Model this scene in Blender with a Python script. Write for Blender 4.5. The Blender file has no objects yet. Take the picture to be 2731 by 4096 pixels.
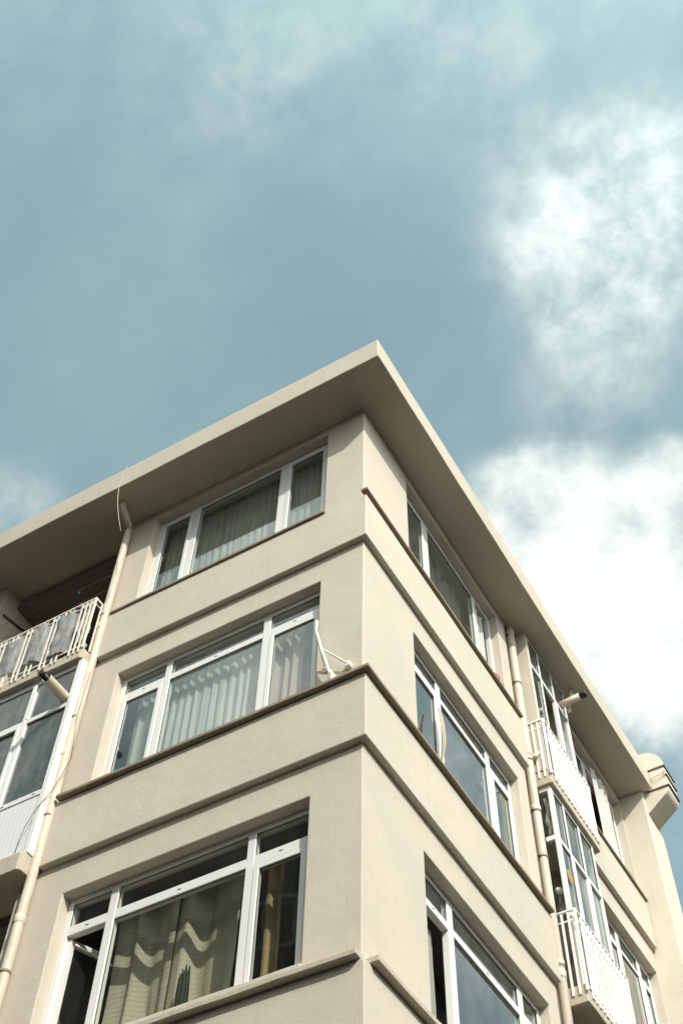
import bpy, bmesh, math, random
from mathutils import Vector, noise as mn
PI = math.pi
random.seed(7)
S = bpy.context.scene
COL = S.collection
GZ = -8.55                     # street level (z = 0 is the head of the lowest visible windows)

# ------------------------------------------------------------------ materials
def nm(name):
    m = bpy.data.materials.new(name); m.use_nodes = True
    nt = m.node_tree; nt.nodes.clear()
    o = nt.nodes.new('ShaderNodeOutputMaterial')
    return m, nt, o
def N(nt, t, **kw):
    n = nt.nodes.new(t)
    for k, v in kw.items():
        if k in n.inputs: n.inputs[k].default_value = v
        else: setattr(n, k, v)
    return n
def coords(nt, scale=(1, 1, 1)):
    tc = N(nt, 'ShaderNodeTexCoord'); mp = N(nt, 'ShaderNodeMapping')
    mp.inputs['Scale'].default_value = scale
    g = N(nt, 'ShaderNodeNewGeometry')
    nt.links.new(g.outputs['Position'], mp.inputs['Vector'])
    return mp.outputs['Vector']
def mixc(nt, fac, a, b, mode='MIX'):
    n = N(nt, 'ShaderNodeMix', data_type='RGBA', blend_type=mode)
    for sock, v in ((n.inputs[0], fac), (n.inputs[6], a), (n.inputs[7], b)):
        if isinstance(v, (int, float)): sock.default_value = v
        elif isinstance(v, tuple): sock.default_value = (*v, 1) if len(v) == 3 else v
        else: nt.links.new(v, sock)
    return n.outputs[2]
def ramp(nt, src, stops):
    r = N(nt, 'ShaderNodeValToRGB')
    el = r.color_ramp.elements
    while len(el) < len(stops): el.new(0.5)
    for e, (p, c) in zip(el, stops):
        e.position = p; e.color = (c, c, c, 1) if isinstance(c, (int, float)) else (*c, 1)
    nt.links.new(src, r.inputs[0]); return r.outputs[0]
def noise_n(nt, vec, scale, detail=4, rough=.55, dist=0):
    n = N(nt, 'ShaderNodeTexNoise', Scale=scale, Detail=detail, Roughness=rough, Distortion=dist)
    nt.links.new(vec, n.inputs['Vector']); return n.outputs[0]

def plaster(name, base, streak=.35, bump=.35, grain=.10, dark=(.30, .26, .20)):
    m, nt, o = nm(name)
    v = coords(nt); vs = coords(nt, (7, 7, .55))
    blotch = ramp(nt, noise_n(nt, v, .9, 6, .62, .3), [(.30, 0), (.72, 1)])
    c = mixc(nt, blotch, tuple(x * .93 for x in base), tuple(min(1, x * 1.04) for x in base))
    gr = ramp(nt, noise_n(nt, v, 62, 4, .8), [(.30, 1 - grain * 1.6), (.70, 1 + grain * .5)])
    c = mixc(nt, 1.0, c, gr, 'MULTIPLY')
    st = ramp(nt, noise_n(nt, vs, 2.2, 5, .65, .4), [(.56, 0), (.80, 1)])
    mk = ramp(nt, noise_n(nt, v, .55, 3, .5), [(.42, 0), (.66, 1)])
    stm = N(nt, 'ShaderNodeMath', operation='MULTIPLY'); nt.links.new(st, stm.inputs[0]); nt.links.new(mk, stm.inputs[1])
    st2 = N(nt, 'ShaderNodeMath', operation='MULTIPLY'); nt.links.new(stm.outputs[0], st2.inputs[0]); st2.inputs[1].default_value = streak
    c = mixc(nt, st2.outputs[0], c, dark)
    # small chips and spots where the paint has come off
    vo = N(nt, 'ShaderNodeTexVoronoi', Scale=2.3, Randomness=1.0); nt.links.new(v, vo.inputs['Vector'])
    sp = ramp(nt, vo.outputs['Distance'], [(.012, 1), (.03, 0)])
    c = mixc(nt, mixc(nt, 1.0, sp, ramp(nt, noise_n(nt, v, 3.1, 2), [(.5, 0), (.6, .7)]), 'MULTIPLY'), c, (.25, .2, .15))
    p = N(nt, 'ShaderNodeBsdfPrincipled', Roughness=.92); p.inputs['Specular IOR Level'].default_value = .25
    nt.links.new(c, p.inputs['Base Color'])
    b1 = N(nt, 'ShaderNodeBump', Strength=bump, Distance=.004); nt.links.new(noise_n(nt, v, 120, 5, .7), b1.inputs['Height'])
    b2 = N(nt, 'ShaderNodeBump', Strength=.30, Distance=.03); nt.links.new(noise_n(nt, v, 2.6, 4, .55), b2.inputs['Height'])
    nt.links.new(b1.outputs[0], b2.inputs['Normal']); nt.links.new(b2.outputs[0], p.inputs['Normal'])
    nt.links.new(p.outputs[0], o.inputs[0]); return m

def paint(name, base, rough=.45, dirt=.12, dirtc=(.32, .28, .2), spec=.4, scale=9, bump=.08, metal=0):
    m, nt, o = nm(name); v = coords(nt); vs = coords(nt, (6, 6, 1))
    f = ramp(nt, noise_n(nt, vs, scale, 6, .65, .2), [(.45, 0), (.8, 1)])
    ff = N(nt, 'ShaderNodeMath', operation='MULTIPLY'); nt.links.new(f, ff.inputs[0]); ff.inputs[1].default_value = dirt * 2
    c = mixc(nt, ff.outputs[0], base, dirtc)
    p = N(nt, 'ShaderNodeBsdfPrincipled', Roughness=rough, Metallic=metal); p.inputs['Specular IOR Level'].default_value = spec
    nt.links.new(c, p.inputs['Base Color'])
    b = N(nt, 'ShaderNodeBump', Strength=bump, Distance=.003); nt.links.new(noise_n(nt, v, 40, 3), b.inputs['Height'])
    nt.links.new(b.outputs[0], p.inputs['Normal'])
    nt.links.new(p.outputs[0], o.inputs[0]); return m

def rusty(name, base, rust=(.16, .055, .02)):
    m, nt, o = nm(name); v = coords(nt)
    f = ramp(nt, noise_n(nt, v, 9, 6, .7, .5), [(.55, 0), (.68, 1)])
    p = N(nt, 'ShaderNodeBsdfPrincipled', Roughness=.6)
    nt.links.new(mixc(nt, f, base, rust), p.inputs['Base Color']); nt.links.new(p.outputs[0], o.inputs[0]); return m

def glass(name, f0=.1, tint=(.80, .86, .84), dirt=.05, wav=.5, boost=0.0):
    m, nt, o = nm(name); v = coords(nt)
    tr = N(nt, 'ShaderNodeBsdfTransparent'); tr.inputs[0].default_value = (*tint, 1)
    gl = N(nt, 'ShaderNodeBsdfGlossy', Roughness=.015); gl.inputs[0].default_value = (.92, .96, .97, 1)
    di = N(nt, 'ShaderNodeBsdfDiffuse'); di.inputs[0].default_value = (.45, .47, .42, 1)
    g = N(nt, 'ShaderNodeNewGeometry'); dp = N(nt, 'ShaderNodeVectorMath', operation='DOT_PRODUCT'); nt.links.new(g.outputs['Normal'], dp.inputs[0]); nt.links.new(g.outputs['Incoming'], dp.inputs[1])
    def mm(op, a, b):
        q = N(nt, 'ShaderNodeMath', operation=op)
        for i, x in enumerate((a, b)):
            if x is None: continue
            if isinstance(x, (int, float)): q.inputs[i].default_value = x
            else: nt.links.new(x, q.inputs[i])
        return q.outputs[0]
    sch = mm('POWER', mm('SUBTRACT', 1.0, mm('ABSOLUTE', dp.outputs['Value'], None)), 5.0)   # Schlick, the same from both sides of the pane
    fo = mm('ADD', mm('MULTIPLY', sch, 1 - f0), f0)
    b = N(nt, 'ShaderNodeBump', Strength=wav, Distance=.004); nt.links.new(noise_n(nt, v, 1.6, 2, .5), b.inputs['Height'])
    nt.links.new(b.outputs[0], gl.inputs['Normal'])
    ad = N(nt, 'ShaderNodeMath', operation='ADD', use_clamp=True); nt.links.new(fo, ad.inputs[0]); ad.inputs[1].default_value = boost
    m1 = N(nt, 'ShaderNodeMixShader'); nt.links.new(ad.outputs[0], m1.inputs[0]); nt.links.new(tr.outputs[0], m1.inputs[1]); nt.links.new(gl.outputs[0], m1.inputs[2])
    d = ramp(nt, noise_n(nt, coords(nt, (3, 3, 1)), 2.2, 6, .7, .3), [(.40, dirt * .3), (.8, dirt * 2.2)])
    m2 = N(nt, 'ShaderNodeMixShader'); nt.links.new(d, m2.inputs[0]); nt.links.new(m1.outputs[0], m2.inputs[1]); nt.links.new(di.outputs[0], m2.inputs[2])
    nt.links.new(m2.outputs[0], o.inputs[0]); return m

def cloth(name, base, transl=.35, alpha=1.0, stripe=None, rough=.9, var=.1, lace=False):
    m, nt, o = nm(name); v = coords(nt)
    c = mixc(nt, ramp(nt, noise_n(nt, coords(nt, (9, 9, 1.2)), 3, 4), [(.3, 0), (.7, 1)]), tuple(x * (1 - var) for x in base), base)
    if stripe:
        w = N(nt, 'ShaderNodeTexWave', bands_direction='Z', Scale=stripe[1], Distortion=.6); nt.links.new(v, w.inputs[0])
        c = mixc(nt, ramp(nt, w.outputs['Color'], [(.55, 0), (.75, 1)]), c, stripe[0])
    d = N(nt, 'ShaderNodeBsdfDiffuse'); t = N(nt, 'ShaderNodeBsdfTranslucent')
    nt.links.new(c, d.inputs[0]); nt.links.new(c, t.inputs[0])
    wv = N(nt, 'ShaderNodeBump', Strength=.25, Distance=.003); nt.links.new(noise_n(nt, v, 140, 2), wv.inputs['Height'])
    nt.links.new(wv.outputs[0], d.inputs['Normal'])
    ms = N(nt, 'ShaderNodeMixShader'); ms.inputs[0].default_value = transl
    nt.links.new(d.outputs[0], ms.inputs[1]); nt.links.new(t.outputs[0], ms.inputs[2])
    out = ms.outputs[0]
    if alpha < 1:
        tr = N(nt, 'ShaderNodeBsdfTransparent'); m2 = N(nt, 'ShaderNodeMixShader'); m2.inputs[0].default_value = alpha
        if lace:
            vo = N(nt, 'ShaderNodeTexVoronoi', Scale=34); nt.links.new(v, vo.inputs['Vector'])
            nt.links.new(ramp(nt, vo.outputs['Distance'], [(.35, alpha), (.6, min(1, alpha + .3))]), m2.inputs[0])
        nt.links.new(tr.outputs[0], m2.inputs[1]); nt.links.new(out, m2.inputs[2]); out = m2.outputs[0]
    nt.links.new(out, o.inputs[0]); return m

WALLC = (.610, .552, .458)
M = {
 'wall': plaster('beige_painted_plaster', WALLC, .42, .45, .12),
 'eave': plaster('weathered_eave_plaster', (.57, .51, .42), .30, .5, .14),
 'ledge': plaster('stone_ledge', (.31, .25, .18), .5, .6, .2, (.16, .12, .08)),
 'slab': plaster('concrete_slab_paint', (.56, .50, .40), .6, .6, .2, (.22, .17, .11)),
 'tower': plaster('cream_render', (.70, .635, .52), .25),
 'upvc': paint('white_window_frame', (.75, .745, .715), .32, .05, (.45, .42, .36)),
 'upvc_old': paint('aged_white_frame', (.80, .79, .75), .45, .16, (.36, .30, .22)),
 'gasket': paint('dark_rubber_seal', (.035, .033, .03), .6, .0),
 'pipe': paint('painted_drainpipe', (.63, .56, .455), .5, .25, (.34, .24, .15), .3, 4),
 'clamp': rusty('rusting_clamp', (.26, .19, .13)),
 'rust': rusty('rusty_strip', (.15, .085, .06), (.10, .04, .02)),
 'rail': paint('cream_railing_paint', (.80, .76, .67), .5, .22, (.42, .28, .18)),
 'railw': paint('white_railing_paint', (.88, .86, .81), .4, .14, (.45, .33, .24)),
 'black': paint('black_plastic', (.012, .012, .013), .5, .2, (.05, .05, .05)),
 'flue': paint('cream_flue_pipe', (.62, .53, .42), .35, .2, (.3, .22, .15), .5),
 'panel': paint('white_corrugated_panel', (.74, .76, .76), .4, .06, (.5, .5, .48)),
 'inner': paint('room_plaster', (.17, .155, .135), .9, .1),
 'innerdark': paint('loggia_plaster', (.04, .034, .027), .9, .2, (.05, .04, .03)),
 'glass': glass('window_glass', .16, (.86, .92, .90), .05),
 'glassR': glass('window_glass_dusty', .26, (.82, .88, .86), .06, .6),
 'glassD': glass('window_glass_lower', .05, (.88, .90, .86), .02),
 'glassG': glass('grey_balcony_glass', .12, (.55, .62, .62), .20, .4),
 'sheer': cloth('sheer_curtain', (.80, .785, .73), .40, .88),
 'sheerg': cloth('grey_sheer_curtain', (.56, .56, .50), .4, .86),
 'white': cloth('white_curtain_cloth', (.85, .84, .79), .4),
 'pink': cloth('pinkish_curtain_cloth', (.52, .40, .33), .15),
 'beige': cloth('beige_striped_curtain', (.46, .43, .34), .05, 1, ((.39, .365, .285), 7)),
 'tan': cloth('tan_curtain', (.33, .245, .13), .05),
 'greyc': cloth('grey_curtain_cloth', (.42, .42, .36), .25),
 'innerc': cloth('dim_curtain', (.16, .165, .15), .2),
 'creamc': cloth('cream_cloth', (.62, .55, .44), .3),
 'tarp': cloth('woven_grey_tarpaulin', (.47, .485, .465), .25, 1, var=.5),
 'plastic': cloth('white_plastic_sheet', (.75, .76, .74), .4, .85, var=.2),
 'cactus': paint('cactus_skin', (.014, .022, .012), .7, .3, (.01, .012, .008)),
 'terra': paint('terracotta', (.33, .21, .14), .7, .3),
 'gold': paint('ochre_sticker', (.42, .27, .07), .4, .2, (.3, .18, .05)),
 'cable': paint('cable_sheath', (.10, .095, .085), .6, .1),
 'cord': paint('pale_cord', (.62, .57, .46), .7, .2),
 'globe': paint('white_glass_globe', (.85, .85, .84), .12, .05, spec=.7),
 'asphalt': paint('asphalt', (.045, .043, .04), .9, .3, (.07, .065, .06), .2, 1.2, .4),
 'paving': paint('paving_concrete', (.10, .088, .072), .9, .3, (.09, .08, .07), .2, 2, .3),
 'ground': paint('city_ground', (.055, .05, .04), .95, .3, (.1, .09, .08), .1, .3, .3),
 'oppwall': plaster('dark_render', (.13, .115, .095), .4),
 'teal': paint('teal_peg', (.02, .12, .14), .4, 0), 'yellow': paint('yellow_peg', (.55, .38, .03), .4, 0), 'pegw': paint('white_peg', (.7, .7, .66), .4, 0),
 'marking': paint('road_paint', (.75, .75, .72), .7, .3),
 'red': paint('red_clay', (.30, .06, .02), .7, .1),
}

# ------------------------------------------------------------------ mesh helpers
class MB:
    def __init__(s): s.bm = bmesh.new()
    def box(s, x0, x1, y0, y1, z0, z1):
        x0, x1 = sorted((x0, x1)); y0, y1 = sorted((y0, y1)); z0, z1 = sorted((z0, z1))
        v = [s.bm.verts.new((x, y, z)) for z in (z0, z1) for y in (y0, y1) for x in (x0, x1)]
        for f in ((0, 2, 3, 1), (4, 5, 7, 6), (0, 1, 5, 4), (2, 6, 7, 3), (0, 4, 6, 2), (1, 3, 7, 5)):
            s.bm.faces.new([v[i] for i in f])
        return s
    def prism(s, poly, z0, z1):               # plan polygon extruded upwards
        b = [s.bm.verts.new((x, y, z0)) for x, y in poly]; t = [s.bm.verts.new((x, y, z1)) for x, y in poly]
        n = len(poly); s.bm.faces.new(b[::-1]); s.bm.faces.new(t)
        for i in range(n): s.bm.faces.new((b[i], b[(i + 1) % n], t[(i + 1) % n], t[i]))
        return s
    def tube(s, pts, r, seg=16, cap=True, radii=None):
        P = [Vector(p) for p in pts]; rings = []
        for i, p in enumerate(P):
            t = (P[min(i + 1, len(P) - 1)] - P[max(i - 1, 0)]).normalized()
            a = t.cross(Vector((0, 0, 1)) if abs(t.z) < .9 else Vector((1, 0, 0))).normalized(); b = t.cross(a)
            rr = radii[i] if radii else r
            rings.append([s.bm.verts.new(p + (a * math.cos(2 * PI * k / seg) + b * math.sin(2 * PI * k / seg)) * rr) for k in range(seg)])
        for A, B in zip(rings, rings[1:]):
            for k in range(seg):
                f = s.bm.faces.new((A[k], A[(k + 1) % seg], B[(k + 1) % seg], B[k])); f.smooth = True
        if cap:
            s.bm.faces.new(rings[0][::-1]); s.bm.faces.new(rings[-1])
        return s
    def bar(s, p, q, w, h=None):               # rectangular bar from p to q
        p, q = Vector(p), Vector(q); t = (q - p).normalized(); h = h or w
        a = t.cross(Vector((0, 0, 1)) if abs(t.z) < .9 else Vector((1, 0, 0))).normalized() * w / 2; b = t.cross(a).normalized() * h / 2
        c = [s.bm.verts.new(x + d) for x in (p, q) for d in (a + b, -a + b, -a - b, a - b)]
        for f in ((3, 2, 1, 0), (4, 5, 6, 7), (0, 1, 5, 4), (1, 2, 6, 5), (2, 3, 7, 6), (3, 0, 4, 7)): s.bm.faces.new([c[i] for i in f])
        return s
    def ball(s, c, r, sc=(1, 1, 1), seg=20):
        g = bmesh.ops.create_uvsphere(s.bm, u_segments=seg, v_segments=seg // 2, radius=r)
        for v in g['verts']: v.co = Vector((v.co.x * sc[0] + c[0], v.co.y * sc[1] + c[1], v.co.z * sc[2] + c[2]))
        for v in g['verts']:
            for f in v.link_faces: f.smooth = True
        return s
    def grid(s, nu, nv, fn, smooth=True):
        V = [[s.bm.verts.new(fn(i / nu, j / nv)) for j in range(nv + 1)] for i in range(nu + 1)]
        for i in range(nu):
            for j in range(nv):
                f = s.bm.faces.new((V[i][j], V[i + 1][j], V[i + 1][j + 1], V[i][j + 1])); f.smooth = smooth
        return s
    def wobble(s, amp, scale=1.6, cut=.35):    # hand-trowelled edges: cut long edges and move the cuts a few mm
        for _ in range(6):
            es = [e for e in s.bm.edges if e.calc_length() > cut]
            if not es: break
            bmesh.ops.subdivide_edges(s.bm, edges=es, cuts=1, use_grid_fill=True)
        for v in s.bm.verts:
            n = mn.noise_vector(v.co * scale); n2 = mn.noise_vector(v.co * scale * 4.1)
            v.co += (n + n2 * .35) * amp
        return s
    def build(s, name, mat, parent=None, bevel=0, recalc=True):
        if recalc: bmesh.ops.recalc_face_normals(s.bm, faces=s.bm.faces)
        me = bpy.data.meshes.new(name); s.bm.to_mesh(me); s.bm.free()
        me.materials.append(mat)
        o = bpy.data.objects.new(name, me); COL.objects.link(o)
        if parent:
            o.parent = parent
            if parent.type == 'EMPTY': o.location = -parent.location
        if bevel:
            b = o.modifiers.new('bevel', 'BEVEL'); b.width = bevel; b.segments = 2; b.limit_method = 'ANGLE'; b.angle_limit = math.radians(40)
        return o
def tag(o, label, cat, group=None, kind=None):
    if label: o['label'] = label
    if cat: o['category'] = cat
    if group: o['group'] = group
    if kind: o['kind'] = kind
    return o
def empty(name, loc, label, cat, group=None):
    o = bpy.data.objects.new(name, None); COL.objects.link(o); o.location = loc; o.empty_display_size = .3
    return tag(o, label, cat, group)

# facade frames of reference: u along the wall, d depth behind the wall face
def fbox(mb, face, u0, u1, d0, d1, z0, z1):
    if face == 'L': mb.box(u0, u1, d0, d1, z0, z1)
    else: mb.box(-d0, -d1, u0, u1, z0, z1)
def fpt(face, u, d, z): return (u, d, z) if face == 'L' else (-d, u, z)

# ------------------------------------------------------------------ the building
B = empty('apartment_building', (0, 0, GZ), 'beige plastered apartment building with overhanging flat roof and wide windows, at the street corner', 'building')
ZS, ZT = 5.954, 6.38                    # underside and top of the eave
HEADS = [5.82, 2.90, 0.0]               # window heads
LEDGE = [4.04, 1.19, -1.64]             # window-ledge tops
LW = (-3.065, -.508); RW = (1.06, 3.583); RW2 = (6.0, 7.76)
TH = .26
def wall_panel(mb, face, u0, u1, z0, z1, holes, jamb0=False, jamb1=False):
    us = sorted({u0, u1, *[h[0] for h in holes], *[h[1] for h in holes]})
    zs = sorted({z0, z1, *[h[2] for h in holes], *[h[3] for h in holes]})
    us = [u for u in us if u0 <= u <= u1]; zs = [z for z in zs if z0 <= z <= z1]
    inh = lambda u, z: any(h[0] < u < h[1] and h[2] < z < h[3] for h in holes)
    q = lambda P: mb.bm.faces.new([mb.bm.verts.new(fpt(face, *p)) for p in P])
    for a, b in zip(us, us[1:]):
        for c, d in zip(zs, zs[1:]):
            if not inh((a + b) / 2, (c + d) / 2):
                q([(a, 0, c), (b, 0, c), (b, 0, d), (a, 0, d)])
                q([(a, TH, c), (a, TH, d), (b, TH, d), (b, TH, c)])
    for a, b, c, d in holes:
        q([(a, 0, c), (a, 0, d), (a, TH, d), (a, TH, c)]); q([(b, 0, c), (b, TH, c), (b, TH, d), (b, 0, d)])
        q([(a, 0, d), (b, 0, d), (b, TH, d), (a, TH, d)]); q([(a, 0, c), (a, TH, c), (b, TH, c), (b, 0, c)])
    if jamb0: q([(u0, 0, z0), (u0, 0, z1), (u0, TH, z1), (u0, TH, z0)])
    if jamb1: q([(u1, 0, z0), (u1, 0, z1), (u1, TH, z1), (u1, TH, z0)])
hl = [(LW[0], LW[1], l - .03, h) for h, l in zip(HEADS, LEDGE)]
hr = [(RW[0], RW[1], l - .03, h) for h, l in zip(HEADS, LEDGE)]
mb = MB()
wall_panel(mb, 'L', -3.53, 0, GZ, ZS, hl, jamb0=True)
wall_panel(mb, 'R', 0, 3.83, GZ, ZS, hr, jamb1=True)
bmesh.ops.remove_doubles(mb.bm, verts=mb.bm.verts, dist=.0005)
# the lit pier beside the lowest loggia, the partitions, the bay further left and the bay at the far right
mb.build('wall', M['wall'], B, bevel=.012)
mb = MB(); mb.box(-3.65, -3.532, .002, 1.5, GZ, .27); mb.build('wall_pier', M['wall'], B, bevel=.01)
mb = MB(); wall_panel(mb, 'L', -9.2, -5.54, GZ, ZS, [(-8.6, -6.05, l - .03, h) for h, l in zip(HEADS, LEDGE)])
mb.box(-5.54, -5.79, TH + .003, 1.5, GZ, ZS)
q = [mb.bm.verts.new(p) for p in ((-5.54, 0, GZ), (-5.54, 0, ZS), (-5.54, TH, ZS), (-5.54, TH, GZ))]; mb.bm.faces.new(q)
mb.build('wall', M['wall'], B, bevel=.01)
mb = MB(); wall_panel(mb, 'R', 5.62, 7.82, GZ, ZS, [(RW2[0], RW2[1], l - .03, h) for h, l in zip(HEADS, LEDGE)], jamb0=True)
mb.build('wall', M['wall'], B, bevel=.01)
mb = MB(); mb.box(-.16, -.30, 3.83, 4.12, GZ, ZS); mb.box(-1.5, .008, 4.12, 4.155, GZ, ZS); mb.build('wall_return', M['wall'], B)
mb = MB(); mb.box(.008, .176, 4.12, 4.155, 3.42, ZS - .002); mb.build('balcony_cheek_wall', M['wall'], B, bevel=.006)
# inside: floors and room walls (dark when seen through the glass)
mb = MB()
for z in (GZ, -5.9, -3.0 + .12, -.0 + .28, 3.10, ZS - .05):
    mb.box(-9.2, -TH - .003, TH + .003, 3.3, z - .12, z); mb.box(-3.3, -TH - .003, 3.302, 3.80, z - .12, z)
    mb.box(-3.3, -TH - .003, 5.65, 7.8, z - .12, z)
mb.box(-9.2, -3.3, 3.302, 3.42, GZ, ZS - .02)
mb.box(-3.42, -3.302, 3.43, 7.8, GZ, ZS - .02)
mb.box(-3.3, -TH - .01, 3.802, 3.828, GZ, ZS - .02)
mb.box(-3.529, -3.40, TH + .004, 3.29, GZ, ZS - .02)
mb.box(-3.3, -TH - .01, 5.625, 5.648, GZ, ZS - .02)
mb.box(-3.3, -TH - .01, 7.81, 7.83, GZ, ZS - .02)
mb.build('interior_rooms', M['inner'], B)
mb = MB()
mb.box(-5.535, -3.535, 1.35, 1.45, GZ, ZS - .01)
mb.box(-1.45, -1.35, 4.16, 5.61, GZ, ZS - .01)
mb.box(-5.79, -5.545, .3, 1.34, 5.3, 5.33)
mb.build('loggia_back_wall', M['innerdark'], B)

# roof slab with deep eave
mb = MB()
mb.prism([(-9.2, -.579), (.518, -.579), (.518, 7.86), (-3.6, 7.86), (-3.6, 3.5), (-9.2, 3.5)], ZS, ZT)
mb.wobble(.009, .9, .45)
mb.build('roof_eave', M['eave'], B, bevel=.012)

# projecting plaster bands (spandrels) and thin ledges
D = .068
def band(z0, z1, d=D, amp=.004):
    m = MB(); m.prism([(-3.40, -d), (d, -d), (d, 3.84), (-.03, 3.84), (-.03, .03), (-3.40, .03)], z0, z1); m.wobble(amp, 1.3, .5)
    return m.build('spandrel_band', M['wall'], B, bevel=.012)
band(3.262, 4.0); band(.377, 1.15); band(-2.52, -1.75, .05)
for z0, z1 in ((3.262, 4.0), (.377, 1.15), (-2.52, -1.75)):
    m = MB(); m.box(-.03, D, 5.615, 7.80, z0, z1); m.wobble(.003, 1.3, .5); m.build('spandrel_band', M['wall'], B, bevel=.01)
    m = MB(); m.box(-9.2, -5.60, -D, .03, z0, z1); m.build('spandrel_band', M['wall'], B, bevel=.01)
def ledge(face, u0, u1, z0, z1, dout, amp=.004, poly=None, mat=None):
    m = MB()
    if poly: m.prism(poly, z0, z1)
    else: fbox(m, face, u0, u1, -dout, .118, z0, z1)
    m.wobble(amp, 2.1, .3)
    return m.build('window_ledge', mat or M['ledge'], B, bevel=.006)
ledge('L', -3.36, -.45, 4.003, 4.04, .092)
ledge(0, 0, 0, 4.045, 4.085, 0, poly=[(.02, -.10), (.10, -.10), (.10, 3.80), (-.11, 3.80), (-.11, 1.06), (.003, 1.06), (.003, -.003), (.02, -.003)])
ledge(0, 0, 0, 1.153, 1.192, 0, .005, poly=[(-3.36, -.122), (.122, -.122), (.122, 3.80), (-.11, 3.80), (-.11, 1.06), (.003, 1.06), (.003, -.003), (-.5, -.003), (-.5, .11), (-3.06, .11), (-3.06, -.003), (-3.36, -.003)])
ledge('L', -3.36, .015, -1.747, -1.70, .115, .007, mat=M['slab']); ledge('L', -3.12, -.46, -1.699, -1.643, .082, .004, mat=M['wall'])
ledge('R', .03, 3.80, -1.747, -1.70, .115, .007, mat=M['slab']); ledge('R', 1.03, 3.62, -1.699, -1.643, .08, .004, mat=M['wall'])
for z0, z1 in ((4.003, 4.04), (1.153, 1.19), (-1.75, -1.66)):
    ledge('R', 5.72, 7.79, z0, z1, .10)
    ledge('L', -9.2, -5.65, z0, z1, .10)

# ------------------------------------------------------------------ windows
FD = .11                                # depth of the frame face behind the wall face
def slotobjs(face, pts, W):
    for p in pts:
        m = MB(); slots(m, face, [p]); m.build('drain_slot', M['gasket'], W)
def slots(mb, face, pts):
    for u, d, z in pts: fbox(mb, face, u - .016, u + .016, d - .003, d + .002, z - .004, z + .004)
def sash(face, W, u0, u1, z0, z1, gm, fm, d=FD - .012, w=.052, opened=None):
    m = MB()
    fbox(m, face, u0, u0 + w, d, d + .05, z0, z1); fbox(m, face, u1 - w, u1, d, d + .05, z0, z1)
    fbox(m, face, u0 + w, u1 - w, d + .001, d + .051, z1 - w, z1); fbox(m, face, u0 + w, u1 - w, d + .001, d + .051, z0, z0 + w)
    o = m.build('sash', fm, W, bevel=.005)
    pane(face, W, u0 + w, u1 - w, z0 + w, z1 - w, gm, d + .024)
    return o
def pane(face, W, u0, u1, z0, z1, gm, d=FD + .022, name='pane'):
    m = MB(); t = [random.uniform(-.003, .003) for _ in range(3)]
    P = [fpt(face, u0, d + t[0], z0), fpt(face, u1, d + t[1], z0), fpt(face, u1, d + t[1] + t[2], z1), fpt(face, u0, d + t[0] + t[2], z1)]
    m.bm.faces.new([m.bm.verts.new(p) for p in P]); o = m.build(name, gm, W)
    g = MB()                              # dark glazing seal round the pane
    e = .006
    fbox(g, face, u0, u0 + e, d - .010, d - .004, z0, z1); fbox(g, face, u1 - e, u1, d - .010, d - .004, z0, z1)
    fbox(g, face, u0 + e, u1 - e, d - .010, d - .004, z0, z0 + e); fbox(g, face, u0 + e, u1 - e, d - .010, d - .004, z1 - e, z1)
    g.build('glazing_seal', M['gasket'], W)
    return o
def window(face, u0, u1, zb, zt, mull, tr=None, gm=None, sashes=(), open_sash=None, fm=None, label=None, skip=()):
    """mull: list of (a,b) mullion spans; tr: (z0,z1) transom; sashes: indices of bays that carry an opening sash."""
    gm = gm or M['glass']; fm = fm or M['upvc']; w = .06; d0, d1 = FD, FD + .065
    m = MB()
    fbox(m, face, u0, u0 + w, d0, d1, zb, zt); fbox(m, face, u1 - w, u1, d0, d1, zb, zt)
    fbox(m, face, u0 + w, u1 - w, d0, d1, zt - w, zt); fbox(m, face, u0 + w, u1 - w, d0, d1, zb, zb + w + .03)
    edges = [u0 + w] + [x for a in mull for x in a] + [u1 - w]
    bays = [(edges[i], edges[i + 1]) for i in range(0, len(edges), 2)]
    for a, b in mull: fbox(m, face, a, b, d0 - .004, d1, zb + w + .03, zt - w)
    if tr:
        for a, b in bays: fbox(m, face, a, b, d0 - .001, d1, tr[0], tr[1])
    W = m.build('window', fm, B, bevel=.006)
    if label: W['label'] = label
    for i, (a, b) in enumerate(bays):
        z1 = tr[0] if tr else zt - w
        if tr:
            pane(face, W, a, b, tr[1], zt - w, gm)
            slotobjs(face, [((a + b) / 2, d0 - .001, (tr[0] + tr[1]) / 2)], W)
        if i in skip: continue
        if i in sashes: sash(face, W, a + .006, b - .006, zb + w + .036, z1 - .008, gm, fm)
        else: pane(face, W, a, b, zb + w + .03, z1, gm)
    return W, bays
ML = [(-2.526, -2.434), (-1.239, -1.13)]
window('L', *LW, LEDGE[0], HEADS[0], ML, None, M['glass'], (0, 2))
window('L', *LW, LEDGE[1], HEADS[1], [(-2.476, -2.40), (-1.246, -1.157)], (2.55, 2.633), M['glass'], (0, 2))
W1, b1 = window('L', *LW, LEDGE[2], HEADS[2], [(-2.585, -2.50), (-1.163, -1.084)], (-.397, -.30), M['glassD'], (2,), skip=(0,))
MR = [(1.69, 1.80), (3.052, 3.135)]
window('R', *RW, LEDGE[0] + .045, HEADS[0], MR, None, M['glassR'], (0,), skip=(2,))
window('R', *RW, LEDGE[1], HEADS[1], [(1.742, 1.842), (2.93, 3.03)], (2.60, 2.675), M['glassR'], (0, 2))
window('R', *RW, LEDGE[2], HEADS[2], [(1.672, 1.77), (3.09, 3.19)], (-.36, -.285), M['glassR'], (2,), skip=(0,))
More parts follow.
